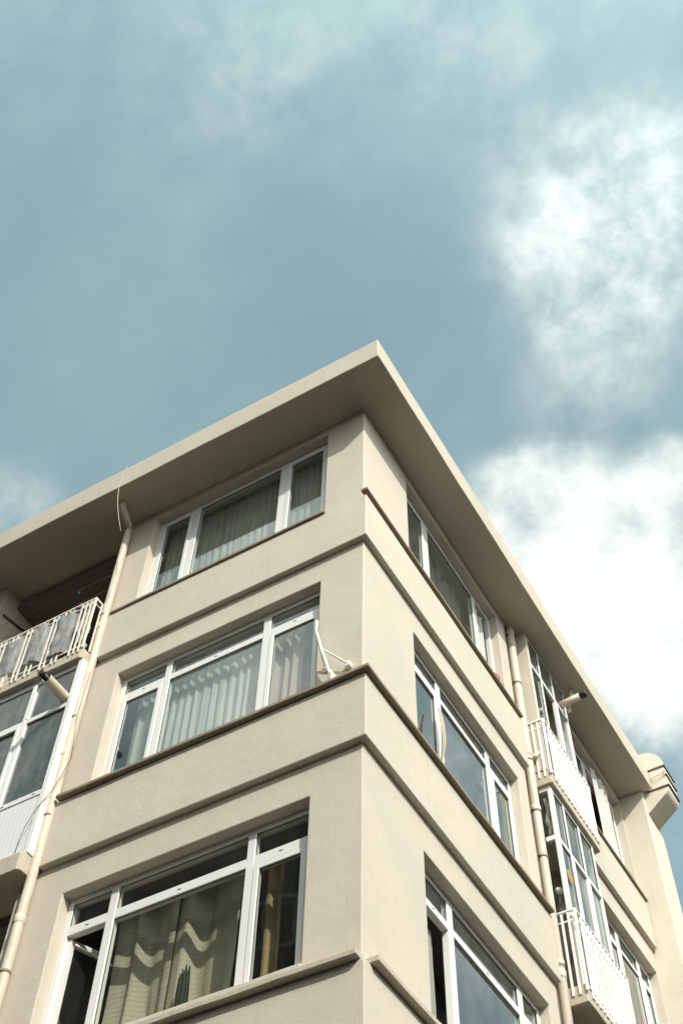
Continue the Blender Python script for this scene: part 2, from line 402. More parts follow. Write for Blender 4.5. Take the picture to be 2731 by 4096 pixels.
for h, l, t in zip(HEADS, LEDGE, (None, (2.585, 2.64), (-.36, -.285))):
    window('R', *RW2, l, h, [(6.60, 6.70), (7.29, 7.39)], t, M['glassR'], (0, 2), skip=(1,) if t is None else ())
    window('L', -8.6, -6.05, l, h, [(-8.0, -7.9), (-6.75, -6.66)], t, M['glass'], (0,))
# opened sashes, swung into the rooms
def swung(face, hinge_u, width, z0, z1, ang, W, gm, sgn):
    """sash hinged at hinge_u, the free edge swung inwards by ang; sgn = direction from hinge to the free edge"""
    m = MB(); w = .052
    du, dd = math.cos(ang) * sgn, math.sin(ang)
    def P(t, z): return Vector(fpt(face, hinge_u + du * t, FD + .035 + dd * t, z))
    m.bar(P(w / 2, z0), P(w / 2, z1), w, .05); m.bar(P(width - w / 2, z0), P(width - w / 2, z1), w, .05)
    m.bar(P(w, z0 + w / 2), P(width - w, z0 + w / 2), .05, w); m.bar(P(w, z1 - w / 2), P(width - w, z1 - w / 2), .05, w)
    o = m.build('sash', M['upvc'], W, bevel=.004)
    g = MB(); g.bm.faces.new([g.bm.verts.new(p) for p in (P(w, z0 + w), P(width - w, z0 + w), P(width - w, z1 - w), P(w, z1 - w))]); g.build('pane', gm, W)
swung('L', LW[0] + .066, .41, LEDGE[2] + .10, -.41, math.radians(68), W1, M['glassD'], 1)
m = MB(); m.bar((-2.93, .16, -.47), (-2.70, .42, -.60), .014, .008); m.build('stay_arm', M['upvc_old'], W1)

# ------------------------------------------------------------------ curtains
def curtain(face, u0, u1, z0, z1, d, amp, wl, mat, label, group=None, sway=0, gather=0, name='curtain', seed=0, top_sl=0):
    m = MB(); nu = max(24, int((u1 - u0) / wl * 14)); nv = 18
    def f(a, b):
        u = u0 + (u1 - u0) * a; z = z0 + (z1 - z0) * b
        ph = mn.noise(Vector((u * 2.1, seed, 0))) * 3.2 + mn.noise(Vector((u * 6.5, seed + 3, 0))) * 1.6
        s = math.sin(2 * PI * u / wl + ph) + .35 * math.sin(4.3 * PI * u / wl + ph * 2 + seed)
        A = amp * (1 + .9 * mn.noise(Vector((u * 4.5, seed + 5, b * 1.2)))) * (1 - .35 * b)
        uu = u + sway * (1 - b) * (a - .5) + gather * (1 - b) * (1 - b) * (u0 + (u1 - u0) * .5 - u) + .012 * mn.noise(Vector((u * 5, b * 2, seed)))
        return fpt(face, uu, d + A * s, z + top_sl * a * b)
    m.grid(nu, nv, f)
    o = m.build(name, mat, recalc=False)
    return tag(o, label, 'curtain', group)
curtain('L', -3.0, -.56, 4.05, 5.80, .28, .020, .10, M['sheerg'], 'grey-green gathered sheer curtain in the top floor window left of the corner', seed=1)
curtain('L', -2.93, -1.20, 1.2, 2.88, .27, .020, .105, M['sheer'], 'pale sheer curtain catching sunlight in the middle floor window left of the corner', seed=2)
curtain('L', -1.20, -.84, 1.2, 2.86, .29, .034, .13, M['pink'], 'pinkish curtain in the casement beside the white wall bracket', seed=3)
curtain('L', -2.70, -2.06, -1.62, -.03, .46, .085, .60, M['beige'], 'striped beige curtain with wavy shadow, left half of the lowest big window', seed=4)
curtain('L', -2.05, -1.40, -1.62, -.03, .47, .080, .62, M['beige'], 'beige curtain behind the potted cactus in the lowest window left of the corner', seed=9)
curtain('L', -1.13, -.98, -1.62, -.10, .42, .05, .14, M['tan'], 'narrow tan curtain in the dark right-hand casement of the lowest window', seed=6)
curtain('R', 1.10, 1.72, 4.1, 5.78, .27, .020, .12, M['sheerg'], 'grey sheer curtain in the narrow top floor pane just right of the corner', seed=11)
curtain('R', 1.80, 3.06, 4.1, 5.78, .30, .028, .21, M['sheerg'], 'slanting grey sheer curtain in the wide middle pane under the right eave', seed=12, sway=-.25)
curtain('R', 3.08, 3.40, 4.1, 5.70, .155, .022, .15, M['white'], 'bright white curtain blowing in the open casement beside the drainpipe on the top floor', seed=13, gather=.2)
curtain('R', 3.10, 3.50, 1.22, 2.86, .30, .03, .17, M['creamc'], 'cream curtain in the casement nearest the drainpipe, middle floor of the right facade', seed=14)
curtain('R', 1.10, 1.64, -1.62, -.40, .24, .035, .17, M['greyc'], 'grey broad-folded curtain in the open casement of the lowest right window', seed=15)
curtain('R', 2.55, 3.5, -1.62, -.05, .75, .04, .3, M['innerc'], 'dim curtain deep behind the big middle glass of the lowest right window', seed=18)
curtain('R', 6.70, 7.30, 4.08, 5.70, .02, .022, .22, M['white'], 'large sunlit white curtain hanging out of the far top floor window near the roof end', seed=16)
curtain('R', 6.05, 7.70, 1.22, 2.86, .32, .03, .2, M['sheerg'], 'dull green-grey curtain in the far middle floor window behind the lower balcony', seed=17)
m = MB()                                 # cloth pulled out through the casement and hanging over the frame
def f(a, b):
    w = .010 + .036 * math.sin(PI * min(1, (1 - b) * 1.1)); z = 1.42 + .85 * b
    return (-.03 + .05 * math.sin((1 - b) * PI) + .012 * math.sin(a * 15 + b * 6), 1.615 + (a - .5) * 2 * w - .05 * (1 - b), z)
m.grid(20, 20, f); tag(m.build('curtain', M['creamc'], recalc=False), 'limp cream cloth pulled out past a middle floor casement on the right facade', 'curtain')

# ------------------------------------------------------------------ things on the sills
t = empty('potted_cactus', (-1.75, .24, -1.62), 'dark green columnar cactus standing in the lowest window left of the corner', 'plant')
m = MB()
for k in range(7):
    a = k * 2 * PI / 7; r = .028
    hh = .46 - .06 * (k % 3)
    m.tube([(-1.75 + r * math.cos(a) * (1 + .4 * q) * 1.0, .24 + r * math.sin(a), -1.50 + hh * q) for q in (0, .3, .6, .85, 1)], .016, 8, radii=[.024, .024, .019, .013, .004])
for k in range(60):
    a = random.random() * 2 * PI; z = random.uniform(-1.5, -1.3)
    m.bar((-1.75, .24, z), (-1.75 + .05 * math.cos(a), .24 + .05 * math.sin(a), z + .04), .007)
m.build('stem', M['cactus'], t)
m = MB(); m.tube([(-1.75, .24, -1.62), (-1.75, .24, -1.49)], .06, 18, radii=[.045, .062]); m.build('pot', M['cactus'], t)
t = empty('clay_figure', (-2.30, .24, -1.62), 'tiny reddish clay figure low in the lowest window, left of the cactus', 'ornament')
m = MB(); m.tube([(-2.30, .24, -1.62), (-2.30, .24, -1.50), (-2.30, .24, -1.44)], .03, 12, radii=[.034, .024, .012]); m.build('body', M['red'], t)
m = MB(); m.ball((-2.30, .24, -1.415), .026); m.build('head', M['red'], t)
for i, (y, r, lab) in enumerate(((3.13, .062, 'larger round brown bundle on the top right ledge below the white curtain'), (3.255, .045, 'smaller brown bundle on the top right ledge beside the drainpipe'))):
    m = MB(); m.ball((.045, y, 4.085 + r * 1.05), r, (1, 1.25, 1.1))
    for v in m.bm.verts: v.co += mn.noise_vector(v.co * 14) * .012
    tag(m.build('cloth_bundle', M['terra']), lab, 'bundle', 'brown bundles on the ledge')
m = MB(); m.ball((.04, 7.25, 4.10), .075, (.8, 1.5, .8))
for v in m.bm.verts: v.co += mn.noise_vector(v.co * 12) * .02
tag(m.build('cloth_bundle', M['sheerg']), 'crumpled grey cloth on the far ledge under the hanging white curtain', 'bundle')

# white metal bracket leaning on the middle ledge
m = MB()
m.tube([(-.315, -.065, 1.21), (-.300, -.075, 1.30), (-.385, -.115, 1.66), (-.435, -.14, 1.93), (-.43, -.14, 2.07)], .0155, 12)
m.tube([(-.375, -.110, 1.66), (-.14, -.045, 1.40)], .0095, 10)
m.tube([(-.39, -.11, 1.63), (-.40, -.012, 1.50)], .006, 8)
m.box(-.345, -.255, -.085, -.001, 1.195, 1.212); m.box(-.285, -.275, -.10, -.02, 1.2, 1.34)
m.box(-.165, -.115, -.05, -.001, 1.37, 1.43)
m.box(-.42, -.38, -.012, -.001, 1.46, 1.54)
tag(m.build('awning_bracket', M['rail'], bevel=.002), 'white tubular metal bracket on the corner wall above the middle ledge', 'bracket')

# ------------------------------------------------------------------ drainpipes
def drainpipe(pts, r, collars, clamps, wall_pt, label):
    m = MB(); m.tube(pts, r, 22); P = m.build('drainpipe', M['pipe'], B)
    P['label'] = label
    x, y = pts[-1][0], pts[-1][1]
    for z in collars:
        c = MB(); c.tube([(x, y, z - .085), (x, y, z - .08), (x, y, z), (x, y, z + .006)], r, 22, radii=[r + .002, r + .0055, r + .0065, r + .001]); c.build('pipe_collar', M['pipe'], P)
    for z in clamps:
        c = MB(); c.tube([(x, y, z - .014), (x, y, z + .014)], r + .006, 22)
        d = Vector(wall_pt) - Vector((x, y, 0)); d.z = 0; n = d.normalized()
        s = Vector((-n.y, n.x, 0))
        for k in (1,):
            e = Vector((x, y, z)) + s * k * (r + .004)
            c.bar(e, e + s * k * .03 + n * .01, .022, .03); c.bar(e + s * k * .026, e + s * k * .026 + n * .09, .012, .03)
        c.build('pipe_clamp', M['clamp'], P)
    return P
drainpipe([(-3.36, -.36, ZS + .01), (-3.37, -.33, 5.90), (-3.39, -.20, 5.83), (-3.415, -.10, 5.79), (-3.422, -.075, 5.72), (-3.43, -.072, 5.5), (-3.43, -.072, 2.0), (-3.437, -.072, 0), (-3.44, -.072, -8.5)],
          .047, [3.86, 1.86, -.15, -2.2, -5.0], [4.02, 2.33, .99, -.72, -3.4, -6.2], (-3.43, 1, 0), 'cream drainpipe on the left facade beside the tarpaulin balcony')
drainpipe([(.035, 3.965, ZS + .01), (.022, 3.975, 5.9), (.012, 3.985, 5.7), (.012, 3.985, 4.5), (.012, 3.985, -8.5)],
          .056, [5.86, 5.68, 3.66, 2.77, .72, .60, -1.9, -5.0], [5.80, 4.86, 3.50, 2.70, 2.04, .66, -2.6, -6], (-1, 3.985, 0), 'cream drainpipe in the corner beside the right-hand balconies')
m = MB(); m.tube([(.03, 3.99, 3.56), (.09, 4.06, 3.62), (.10, 4.10, 3.70)], .03, 14); m.build('drainpipe', M['pipe'], B)['label'] = 'short stub branching off the right drainpipe'
m = MB(); m.tube([(.28, 5.42, ZS + .01), (.275, 5.42, 5.76), (.20, 5.435, 5.60), (.125, 5.455, 5.50), (.118, 5.455, 3.45)], .034, 16); m.build('drainpipe', M['pipe'], B)['label'] = 'small downpipe from the eave behind the flue'
# flues
m = MB(); m.tube([(.10, 5.20, 5.50), (.46, 5.20, 5.535)], .052, 20); F = m.build('flue_pipe', M['flue'], B); F['label'] = 'cream flue with black cap sticking out of the top right enclosure'
m = MB(); m.tube([(.455, 5.20, 5.534), (.47, 5.20, 5.536), (.49, 5.20, 5.538), (.51, 5.20, 5.54), (.53, 5.20, 5.542), (.555, 5.20, 5.545)], .05, 18, radii=[.040, .050, .043, .052, .043, .050]); m.build('flue_cap', M['black'], F)
m = MB(); m.tube([(-3.575, -.15, 2.62), (-3.575, -.50, 2.62)], .060, 20, cap=False); m.tube([(-3.575, -.50, 2.62), (-3.575, -.15, 2.62)], .055, 20, cap=False)
F = m.build('flue_pipe', M['flue'], B, recalc=False); F['label'] = 'stubby flue poking out of the glazed balcony under the tarpaulin'
m = MB(); m.tube([(-3.575, -.20, 2.62), (-3.575, -.56, 2.62)], .034, 16); m.tube([(-3.575, -.555, 2.62), (-3.575, -.60, 2.62)], .038, 16); m.build('flue_cap', M['black'], F)

# ------------------------------------------------------------------ left balconies
def slab(poly, z0, z1):
    m = MB(); m.prism(poly, z0, z1); m.wobble(.007, 2.3, .3)
    return m.build('balcony', M['slab'], B, bevel=.015)
LS = [(-5.55, -.228), (-3.50, -.228), (-3.46, -.20), (-3.46, -.085), (-3.535, -.005), (-3.535, 1.3), (-5.53, 1.3), (-5.53, -.01), (-5.55, -.01)]
BL3 = slab(LS, 3.19, 3.335); BL2 = slab(LS, .28, .49); BL1 = slab(LS, -2.62, -2.42)
def balusterL(z0, z1, Bal, xs, mat, feet=True):
    for x in xs:
        m = MB(); m.box(x - .011, x + .011, -.242, -.232, z0, z1)
        m.build('baluster', mat, Bal)
pairs = []
x = -3.655
while x > -5.5:
    pairs.append((x, x + .066)) if False else None
    x -= .2
lx = [-3.66, -3.595, -3.53, -3.845, -3.91, -4.015, -4.08, -4.228, -4.296, -4.415, -4.48, -4.63, -4.70, -4.815, -4.885, -5.02, -5.09, -5.21, -5.28, -5.41, -5.48]
for Bal, z0, z1 in ((BL3, 3.285, 4.19), (BL1, -2.5, -1.6)):
    balusterL(z0, z1, Bal, lx, M['rail'])
    m = MB(); m.box(-5.53, -3.462, -.246, -.226, z1 + .001, z1 + .02); m.box(-5.53, -3.462, -.243, -.229, z1 - .085, z1 - .073)
    m.box(-3.482, -3.462, -.225, -.002, z1 + .002, z1 + .021); m.box(-3.480, -3.464, -.225, -.002, z1 - .084, z1 - .074)
    m.box(-5.53, -3.462, -.231, -.222, z0 + .10, z0 + .115)
    m.box(-3.484, -3.462, -.246, -.224, z0 + .05, z1)
    m.build('handrail', M['rail'], Bal)
    for y in (-.12, -.05):
        m = MB(); m.box(-3.478, -3.468, y - .011, y + .011, z0 + .08, z1 - .001); m.build('baluster', M['rail'], Bal)
    for a in lx:                            # little zigzag ties between the upper rails
        m = MB(); m.bar((a + .012, -.236, z1 - .002), (a + .038, -.236, z1 - .075), .007); m.bar((a + .038, -.236, z1 - .075), (a + .060, -.236, z1 - .002), .007)
        m.build('rail_tie', M['rail'], Bal)
# tarpaulin woven through the balusters
def f(a, b):
    x = -5.45 + (5.45 - 3.70) * a
    zt = 4.155 - .03 * abs(math.sin(x * 7.5)) - .012 * mn.noise(Vector((x * 9, 0, 0))) - (.05 if -4.7 < x < -4.55 else 0)
    zb = 3.44 + .05 * mn.noise(Vector((x * 6, 3, 0))) + .05 * math.sin(x * 4.2 + 1) - (.10 if x < -4.72 else 0)
    z = zb + (zt - zb) * b
    over = 0
    for c in (-3.877, -4.262, -4.665, -5.05, -5.45): over = max(over, math.exp(-((x - c) / .125) ** 4))
    over *= min(1, (1 - abs(b - .45) * .9) * 1.5)
    y = -.222 - .042 * over + .011 * math.sin((x * 1.5 - z * .8) * 17 + 5 * mn.noise(Vector((x * 2.3, z * 2.3, 1)))) * (.3 + .7 * (1 - b)) \
        + .013 * mn.noise(Vector((x * 9, z * 5, 9))) + .005 * mn.noise(Vector((x * 26, z * 15, 4)))
    return (x, y, z)
m = MB(); m.grid(150, 40, f); tag(m.build('tarpaulin', M['tarp'], recalc=False), 'wrinkled grey tarpaulin woven through the railing of the top left balcony', 'tarpaulin')
def f(a, b):
    x = -3.67 + .16 * a; z = 3.50 + .10 * a + (4.09 - 3.50) * b
    return (x + .02 * math.sin(b * 9), -.195 + .018 * math.sin(a * 19 + b * 7) + .016 * mn.noise(Vector((a * 5, b * 9, 2))), z)
m = MB(); m.grid(30, 40, f); tag(m.build('plastic_sheet', M['plastic'], recalc=False), 'torn whitish plastic sheet tied at the drainpipe end of the top left railing', 'plastic sheet')
def f(a, b):
    t = 2 * PI * a; r = .055 * math.sin(PI * min(.98, b + .05)) * (1 + .35 * mn.noise(Vector((math.cos(t) * 2, math.sin(t) * 2, b * 5))))
    return (-3.535 + r * math.cos(t) * .8, -.175 + r * math.sin(t) * .5, 3.335 + .2 * b)
m = MB(); m.grid(24, 14, f); tag(m.build('plastic_bag', M['plastic'], recalc=False), 'small knotted white plastic bag on the edge of the top left balcony slab', 'bag')
# washing line and pegs in the dark loggia
m = MB(); m.tube([(-5.53, -.04, 4.99), (-4.5, -.05, 4.93), (-3.53, -.04, 4.92)], .0022, 6); tag(m.build('washing_line', M['cable']), 'thin washing line strung across the dark top left loggia', 'washing line')
for (x, z, mt, c) in ((-4.022, 4.89, 'teal', 'teal'), (-3.922, 4.58, 'yellow', 'yellow'), (-4.052, 4.565, 'pegw', 'white')):
    m = MB(); m.bar((x, -.05, z), (x - .014, -.053, z - .05), .008, .006); m.bar((x, -.05, z), (x + .003, -.047, z - .045), .007, .006)
    tag(m.build('clothes_peg', M[mt]), f'{c} clothes peg hanging in the dark opening above the tarpaulin railing', 'clothes peg', 'clothes pegs of the top left loggia')
m = MB(); m.tube([(-5.53, -.05, 4.675), (-4.5, -.05, 4.60), (-3.53, -.05, 4.62)], .0022, 6); tag(m.build('washing_line', M['cable']), 'lower washing line, just above the railing of the top left loggia', 'washing line')
# glazed enclosure below the tarpaulin balcony
m = MB(); y0, y1 = -.175, -.13
m.box(-3.515, -3.452, -.19, -.09, .492, 3.186)
m.box(-5.53, -3.517, y0 + .02, y1, 3.10, 3.186); m.box(-5.53, -3.517, y0, y1, 2.477, 2.543)
m.box(-5.53, -3.517, y0, y1, 1.247, 1.312)
for a, b in ((-4.135, -4.085), (-4.85, -4.80), (-5.53, -5.48)): m.box(a, b, y0 - .004, y1, 1.314, 3.098)
E2 = m.build('balcony_enclosure', M['upvc_old'], B, bevel=.005); E2['label'] = 'white framed balcony glazing below the tarpaulin railing'
for a, b in ((-5.48, -4.85), (-4.80, -4.135), (-4.085, -3.517)):
    for c, d in ((1.312, 2.477), (2.543, 3.10)): pane('L', E2, a, b, c, d, M['glassG'], -.152)
def rsash(u0, u1, z0, z1):
    m = MB(); w = .04
    m.box(u0, u0 + w, -.190, -.16, z0, z1); m.box(u1 - w, u1, -.190, -.16, z0, z1); m.box(u0 + w, u1 - w, -.189, -.161, z1 - w, z1); m.box(u0 + w, u1 - w, -.189, -.161, z0, z0 + w)
    m.build('sash', M['upvc'], E2, bevel=.004)
rsash(-4.795, -4.14, 1.32, 2.47)
m = MB(); m.box(-4.083, -4.062, -.182, -.14, 1.314, 2.475); m.box(-4.083, -4.062, -.182, -.14, 2.545, 2.98); m.build('glazing_bar', M['upvc'], E2, bevel=.003)
m = MB()                                 # ribbed panel under the glazing
def f(a, b):
    x = -5.53 + (5.53 - 3.517) * a; return (x, -.165 - .0009 * (1 if math.sin(x * 2 * PI / .055) > .55 else 0), .492 + (1.246 - .492) * b)
m.grid(420, 2, f, smooth=False); m.build('ribbed_panel', M['panel'], E2)
m = MB(); m = slotobjs('L', [(-3.62, -.176, 1.28), (-4.25, -.176, 1.28), (-4.02, -.176, 1.28)], E2)
m = MB(); m.box(-5.4, -3.6, .2, .24, 1.3, 1.9); m.bar((-3.9, .1, 1.2), (-3.85, .12, 2.2), .05); m.bar((-4.6, .1, 1.1), (-4.0, .15, 1.9), .04)
tag(m.build('shelf_rack', M['innerdark']), 'dark shelf rack dimly visible inside the glazed left balcony', 'rack')
# outer skin of slab side below: small dark return
m = MB(); m.tube([(-5.53, .076, 5.468), (-5.53, .50, 5.55)], .02, 8); m.build('conduit', M['cable'], B)

# ------------------------------------------------------------------ right balconies
RS = [(.0, 4.12), (.215, 4.12), (.22, 4.13), (.22, 5.56), (.0, 5.60), (-1.3, 5.60), (-1.3, 4.16), (.0, 4.16)]
BR3 = slab(RS, 3.19, 3.40); BR2 = slab(RS, .285, .49); BR1 = slab(RS, -2.6, -2.42)
def rail_right(Bal, z0, z1):
    ys = [4.26 + .089 * k for k in range(15)]
    for i, y in enumerate(ys):
        m = MB(); w = .016 if i % 2 else .026
        m.box(.226, .238, y - w, y + w, z0, z1 - .02 + random.uniform(-.004, .004)); m.build('baluster', M['railw'], Bal)
    for xx in (.075, .15):
        m = MB(); m.box(xx - .013, xx + .013, 4.108, 4.118, z0, z1 - .02); m.build('baluster', M['railw'], Bal)
    m = MB()
    m.box(.205, .243, 4.10, 5.56, z1 - .019, z1); m.box(.03, .204, 4.10, 4.132, z1 - .0185, z1 - .0005)
    m.box(.222, .236, 4.12, 5.56, z1 - .135, z1 - .118); m.box(.03, .221, 4.112, 4.124, z1 - .135, z1 - .12)
    m.box(.222, .236, 4.12, 5.56, z0 + .085, z0 + .10)
    m.box(.218, .243, 4.10, 4.126, z0 + .02, z1 - .02)
    m.build('handrail', M['railw'], Bal)
    for y in ys:
        m = MB(); m.bar((.230, y + .02, z1 - .02), (.230, y + .045, z1 - .12), .008); m.bar((.230, y + .045, z1 - .12), (.230, y + .07, z1 - .02), .008)
        m.tube([(.238, y, z0 + .09), (.252, y, z0 + .09)], .006, 8)
        m.build('rail_tie', M['railw'], Bal)
rail_right(BR3, 3.30, 4.24); rail_right(BR2, .38, 1.38); rail_right(BR1, -2.5, -1.6)
# glazed enclosures on the two right balconies
def enclosure(z0, z1, zt, lab, gm, side=True, corner=(4.16, 4.235), openbay=None):
    x0, x1 = .125, .172
    m = MB()
    ys = [corner, (4.505, 4.545), (4.945, 4.99), (5.36, 5.41)]
    for a, b in ys: m.box(x0, x1, a, b, z0, z1)
    for (a, b), (c, d) in zip(ys, ys[1:]):
        m.box(x0 + .002, x1 - .002, b, c, zt[0], zt[1]); m.box(x0 + .002, x1 - .002, b, c, z1 - .045, z1); m.box(x0 + .002, x1 - .002, b, c, z0, z0 + .06)
    if side:
        m.box(.02, x0 - .001, corner[0], corner[0] + .05, zt[0] + .01, zt[1] + .01); m.box(.02, x0 - .001, corner[0], corner[0] + .05, z1 - .06, z1)
    E = m.build('balcony_enclosure', M['upvc'], B, bevel=.005); E['label'] = lab
    for i, ((a, b), (c, d)) in enumerate(zip(ys, ys[1:])):
        pane('R', E, b, c, zt[1], z1 - .045, gm, -.15)
        if i != openbay: pane('R', E, b, c, z0 + .06, zt[0], gm, -.15)
        if i in (1, 2):
            s = MB(); w = .022; s.box(.15, .183, b, b + w, z0 + .06, zt[0]); s.box(.15, .183, c - w, c, z0 + .06, zt[0]); s.box(.151, .182, b + w, c - w, zt[0] - w, zt[0]);
            if i != openbay: s.build('sash', M['upvc'], E, bevel=.003)
    if side:
        for c, d in ((z0, zt[0]), (zt[1], z1 - .06)):
            g = MB(); g.bm.faces.new([g.bm.verts.new(p) for p in ((.02, corner[0] + .02, c), (x0, corner[0] + .02, c), (x0, corner[0] + .02, d), (.02, corner[0] + .02, d))]); g.build('pane', M['glassD'], E)
    return E
E3 = enclosure(3.402, 5.95, (5.355, 5.425), 'white framed glazing of the top right balcony, one leaf open', M['glassR'], side=False, corner=(4.158, 4.205), openbay=1)
E4 = enclosure(.492, 3.186, (2.385, 2.45), 'white framed grey glazing of the middle right balcony with a round sticker', M['glassG'])
m = MB(); 
def f(a, b): t = 2 * PI * a; return (.176, 4.328 + .082 * b * math.cos(t), 1.968 + .088 * b * math.sin(t))
m.grid(28, 3, f); tag(m.build('sticker', M['gold']), 'round ochre sticker on the glass of the middle right balcony', 'sticker')
m = MB(); m.box(-.9, -.85, 4.6, 4.9, 3.5, 5.2); m.build('loggia_door', M['pink'], B)
# odds and ends seen through the side pane of the middle balcony
t = empty('globe_lamp', (.04, 4.26, 1.40), 'white globe on strings above a jar inside the middle right balcony', 'lamp')
m = MB(); m.ball((.045, 4.25, 1.765), .045); m.build('globe', M['globe'], t)
m = MB()
for k in range(7):
    a = k * .9; m.tube([(.045, 4.25, 1.72), (.045 + .012 * math.cos(a), 4.25 + .02 * math.sin(a), 1.62), (.045 + .035 * math.cos(a), 4.25 + .03 * math.sin(a), 1.50)], .0018, 5)
m.build('string', M['cord'], t)
m = MB(); m.tube([(.045, 4.25, 1.40), (.045, 4.25, 1.50), (.045, 4.25, 1.53)], .05, 18, radii=[.042, .048, .036]); m.build('jar', M['glassG'], t)
m = MB()
def f(a, b):
    t = 2 * PI * a; z = 2.52 + .55 * b; r = (.03 + .022 * mn.noise(Vector((math.cos(t) * 2, math.sin(t) * 2, b * 7)))) * (1.1 - .4 * b)
    return (.07 + r * math.cos(t) + .012 * math.sin(b * 11), 4.22 + r * .6 * math.sin(t), z)
m.grid(20, 40, f); tag(m.build('plastic_bag', M['plastic'], recalc=False), 'crumpled clear plastic bag hanging behind the side pane of the middle right balcony', 'bag')

# ------------------------------------------------------------------ loose cables
m = MB(); m.tube([(-3.19, -.50, 6.40), (-3.205, -.590, 6.385), (-3.228, -.597, 6.20), (-3.24, -.597, 5.95), (-3.205, -.60, 5.68), (-3.15, -.60, 5.42), (-3.06, -.605, 5.08), (-2.96, -.61, 4.75)], .0035, 8)
tag(m.build('hanging_cord', M['cord']), 'pale cord dangling over the roof edge above the left drainpipe', 'cord')
m = MB(); m.tube([(-3.286, -.128, 1.63), (-3.335, -.14, 1.45), (-3.41, -.15, 1.25), (-3.48, -.22, .98), (-3.53, -.235, .80), (-3.57, -.23, .66), (-3.575, -.228, .50)], .004, 6)
m.tube([(-3.384, -.10, 3.0), (-3.37, -.125, 2.3), (-3.286, -.128, 1.63)], .003, 6)
tag(m.build('loose_cable', M['cable']), 'thin dark cable slung across the left drainpipe to the ribbed panel', 'cable')
m = MB(); m.tube([(-3.41, -.13, 5.05), (-3.375, -.125, 4.75), (-3.39, -.13, 4.45), (-3.41, -.13, 4.25)], .004, 6)
tag(m.build('loose_cable', M['cord']), 'short pale cable looped on the upper left drainpipe', 'cable')
m = MB(); m.tube([(-.03 + .0, 3.845, 4.0), (-.02, 3.852, 3.2), (.0, 3.85, 1.2), (.0, 3.852, -2.5)], .006, 6); m.build('conduit', M['clamp'], B)

# ------------------------------------------------------------------ stair tower at the far end
T = empty('neighbouring_tower', (0, 8.1, GZ), 'narrow cream rendered tower with rounded top rising behind the far end of the eave', 'building')
m = MB(); m.box(-5.5, .366, 7.865, 8.50, GZ, 6.55); m.box(-.02, .364, 7.824, 7.864, GZ, ZS - .004); m.wobble(.004, 1, .6); m.build('wall', M['tower'], T, bevel=.012)
prof = [(.30, 6.74), (.45, 6.735)] + [(.45 + .315 * math.sin(a), 6.42 + .315 * math.cos(a)) for a in [k * PI / 16 for k in range(1, 8)]] + [(.768, 6.33), (.766, 5.95)] \
     + [(.766 - .17 * (1 - math.cos(a)), 5.95 - .17 * math.sin(a)) for a in [k * PI / 14 for k in range(1, 6)]] + [(.385, 5.57), (.30, 5.55)]
m = MB()
A = [m.bm.verts.new((x, 7.905, z)) for x, z in prof]; C_ = [m.bm.verts.new((x, 8.33, z)) for x, z in prof]
m.bm.faces.new(A); m.bm.faces.new(C_[::-1]); n = len(prof)
for i in range(n):
    fc = m.bm.faces.new((A[i], C_[i], C_[(i + 1) % n], A[(i + 1) % n])); fc.smooth = True
o = m.build('rounded_bay', M['tower'], T, bevel=.006)
for z, s in ((6.345, 1), (6.165, 0), (5.955, 1)):
    m = MB(); m.box(.60 if z != 6.165 else .755, .785, 7.885, 7.904, z - .010, z + .010) if s else None
    if s: m.box(.42, .60, 7.888, 7.904, z - .009, z + .009)
    m.box(.767, .790, 7.885, 8.335, z - .011, z + .011)
    m.build('metal_strip', M['rust'], T)
m = MB(); m.tube([(.50, 7.895, 6.16), (.60, 7.88, 6.175), (.78, 7.88, 6.21)], .003, 6); m.tube([(.50, 7.895, 6.13), (.62, 7.885, 6.09), (.74, 7.89, 6.15)], .003, 6); m.tube([(.755, 7.885, 6.14), (.755, 7.885, 6.24)], .004, 6)
m.build('wire', M['cable'], T)
m = MB()
for k in range(26):
    m.ball((.505 + .012 * mn.noise(Vector((k, 0, 0))), 7.903, 5.96 + .016 * k), .006, (1, .5, 1.4), 6)
m.build('peeling_spots', M['rust'], T)

# ------------------------------------------------------------------ ground, street and the block across it
m = MB(); m.box(-900, 900, -900, 900, GZ - .5, GZ - .16); tag(m.build('ground', M['ground']), 'bare ground reaching to the horizon', None, kind='structure')
m = MB(); m.box(-80, 14, -10.5, -2.6, GZ - .14, GZ - .12); m.box(2.6, 14, -2.6, 80, GZ - .14, GZ - .12); tag(m.build('road', M['asphalt']), 'asphalt street round the corner', None, kind='structure')
m = MB(); m.prism([(-80, -2.5), (2.5, -2.5), (2.5, 80), (0.4, 80), (.4, 8.6), (-5, 8.6), (-5, 3), (-80, 3)], GZ - .15, GZ - .001); tag(m.build('pavement', M['paving'], bevel=.01), 'concrete pavement with a kerb', None, kind='structure')
m = MB(); m.box(-80, 14, -13, -10.6, GZ - .15, GZ - .002); m.box(14.1, 18, -10, 80, GZ - .15, GZ - .002); tag(m.build('pavement', M['paving'], bevel=.01), 'pavement on the far side', None, kind='structure')
m = MB()
for k in range(20): m.box(-78 + 4 * k, -76 + 4 * k, -6.6, -6.45, GZ - .119, GZ - .115)
tag(m.build('road_marking', M['marking']), 'dashed centre line', None, kind='structure')
O = empty('offscreen_opposite_building', (-20, -14, GZ), 'tall dark rendered block across the street, seen only in the window reflections', 'building')
m = MB(); m.box(-60, 2, -24, -13.6, GZ, 15); m.box(-60, 2.2, -24, -13.4, 15, 15.4); m.build('wall', M['oppwall'], O, bevel=.03)
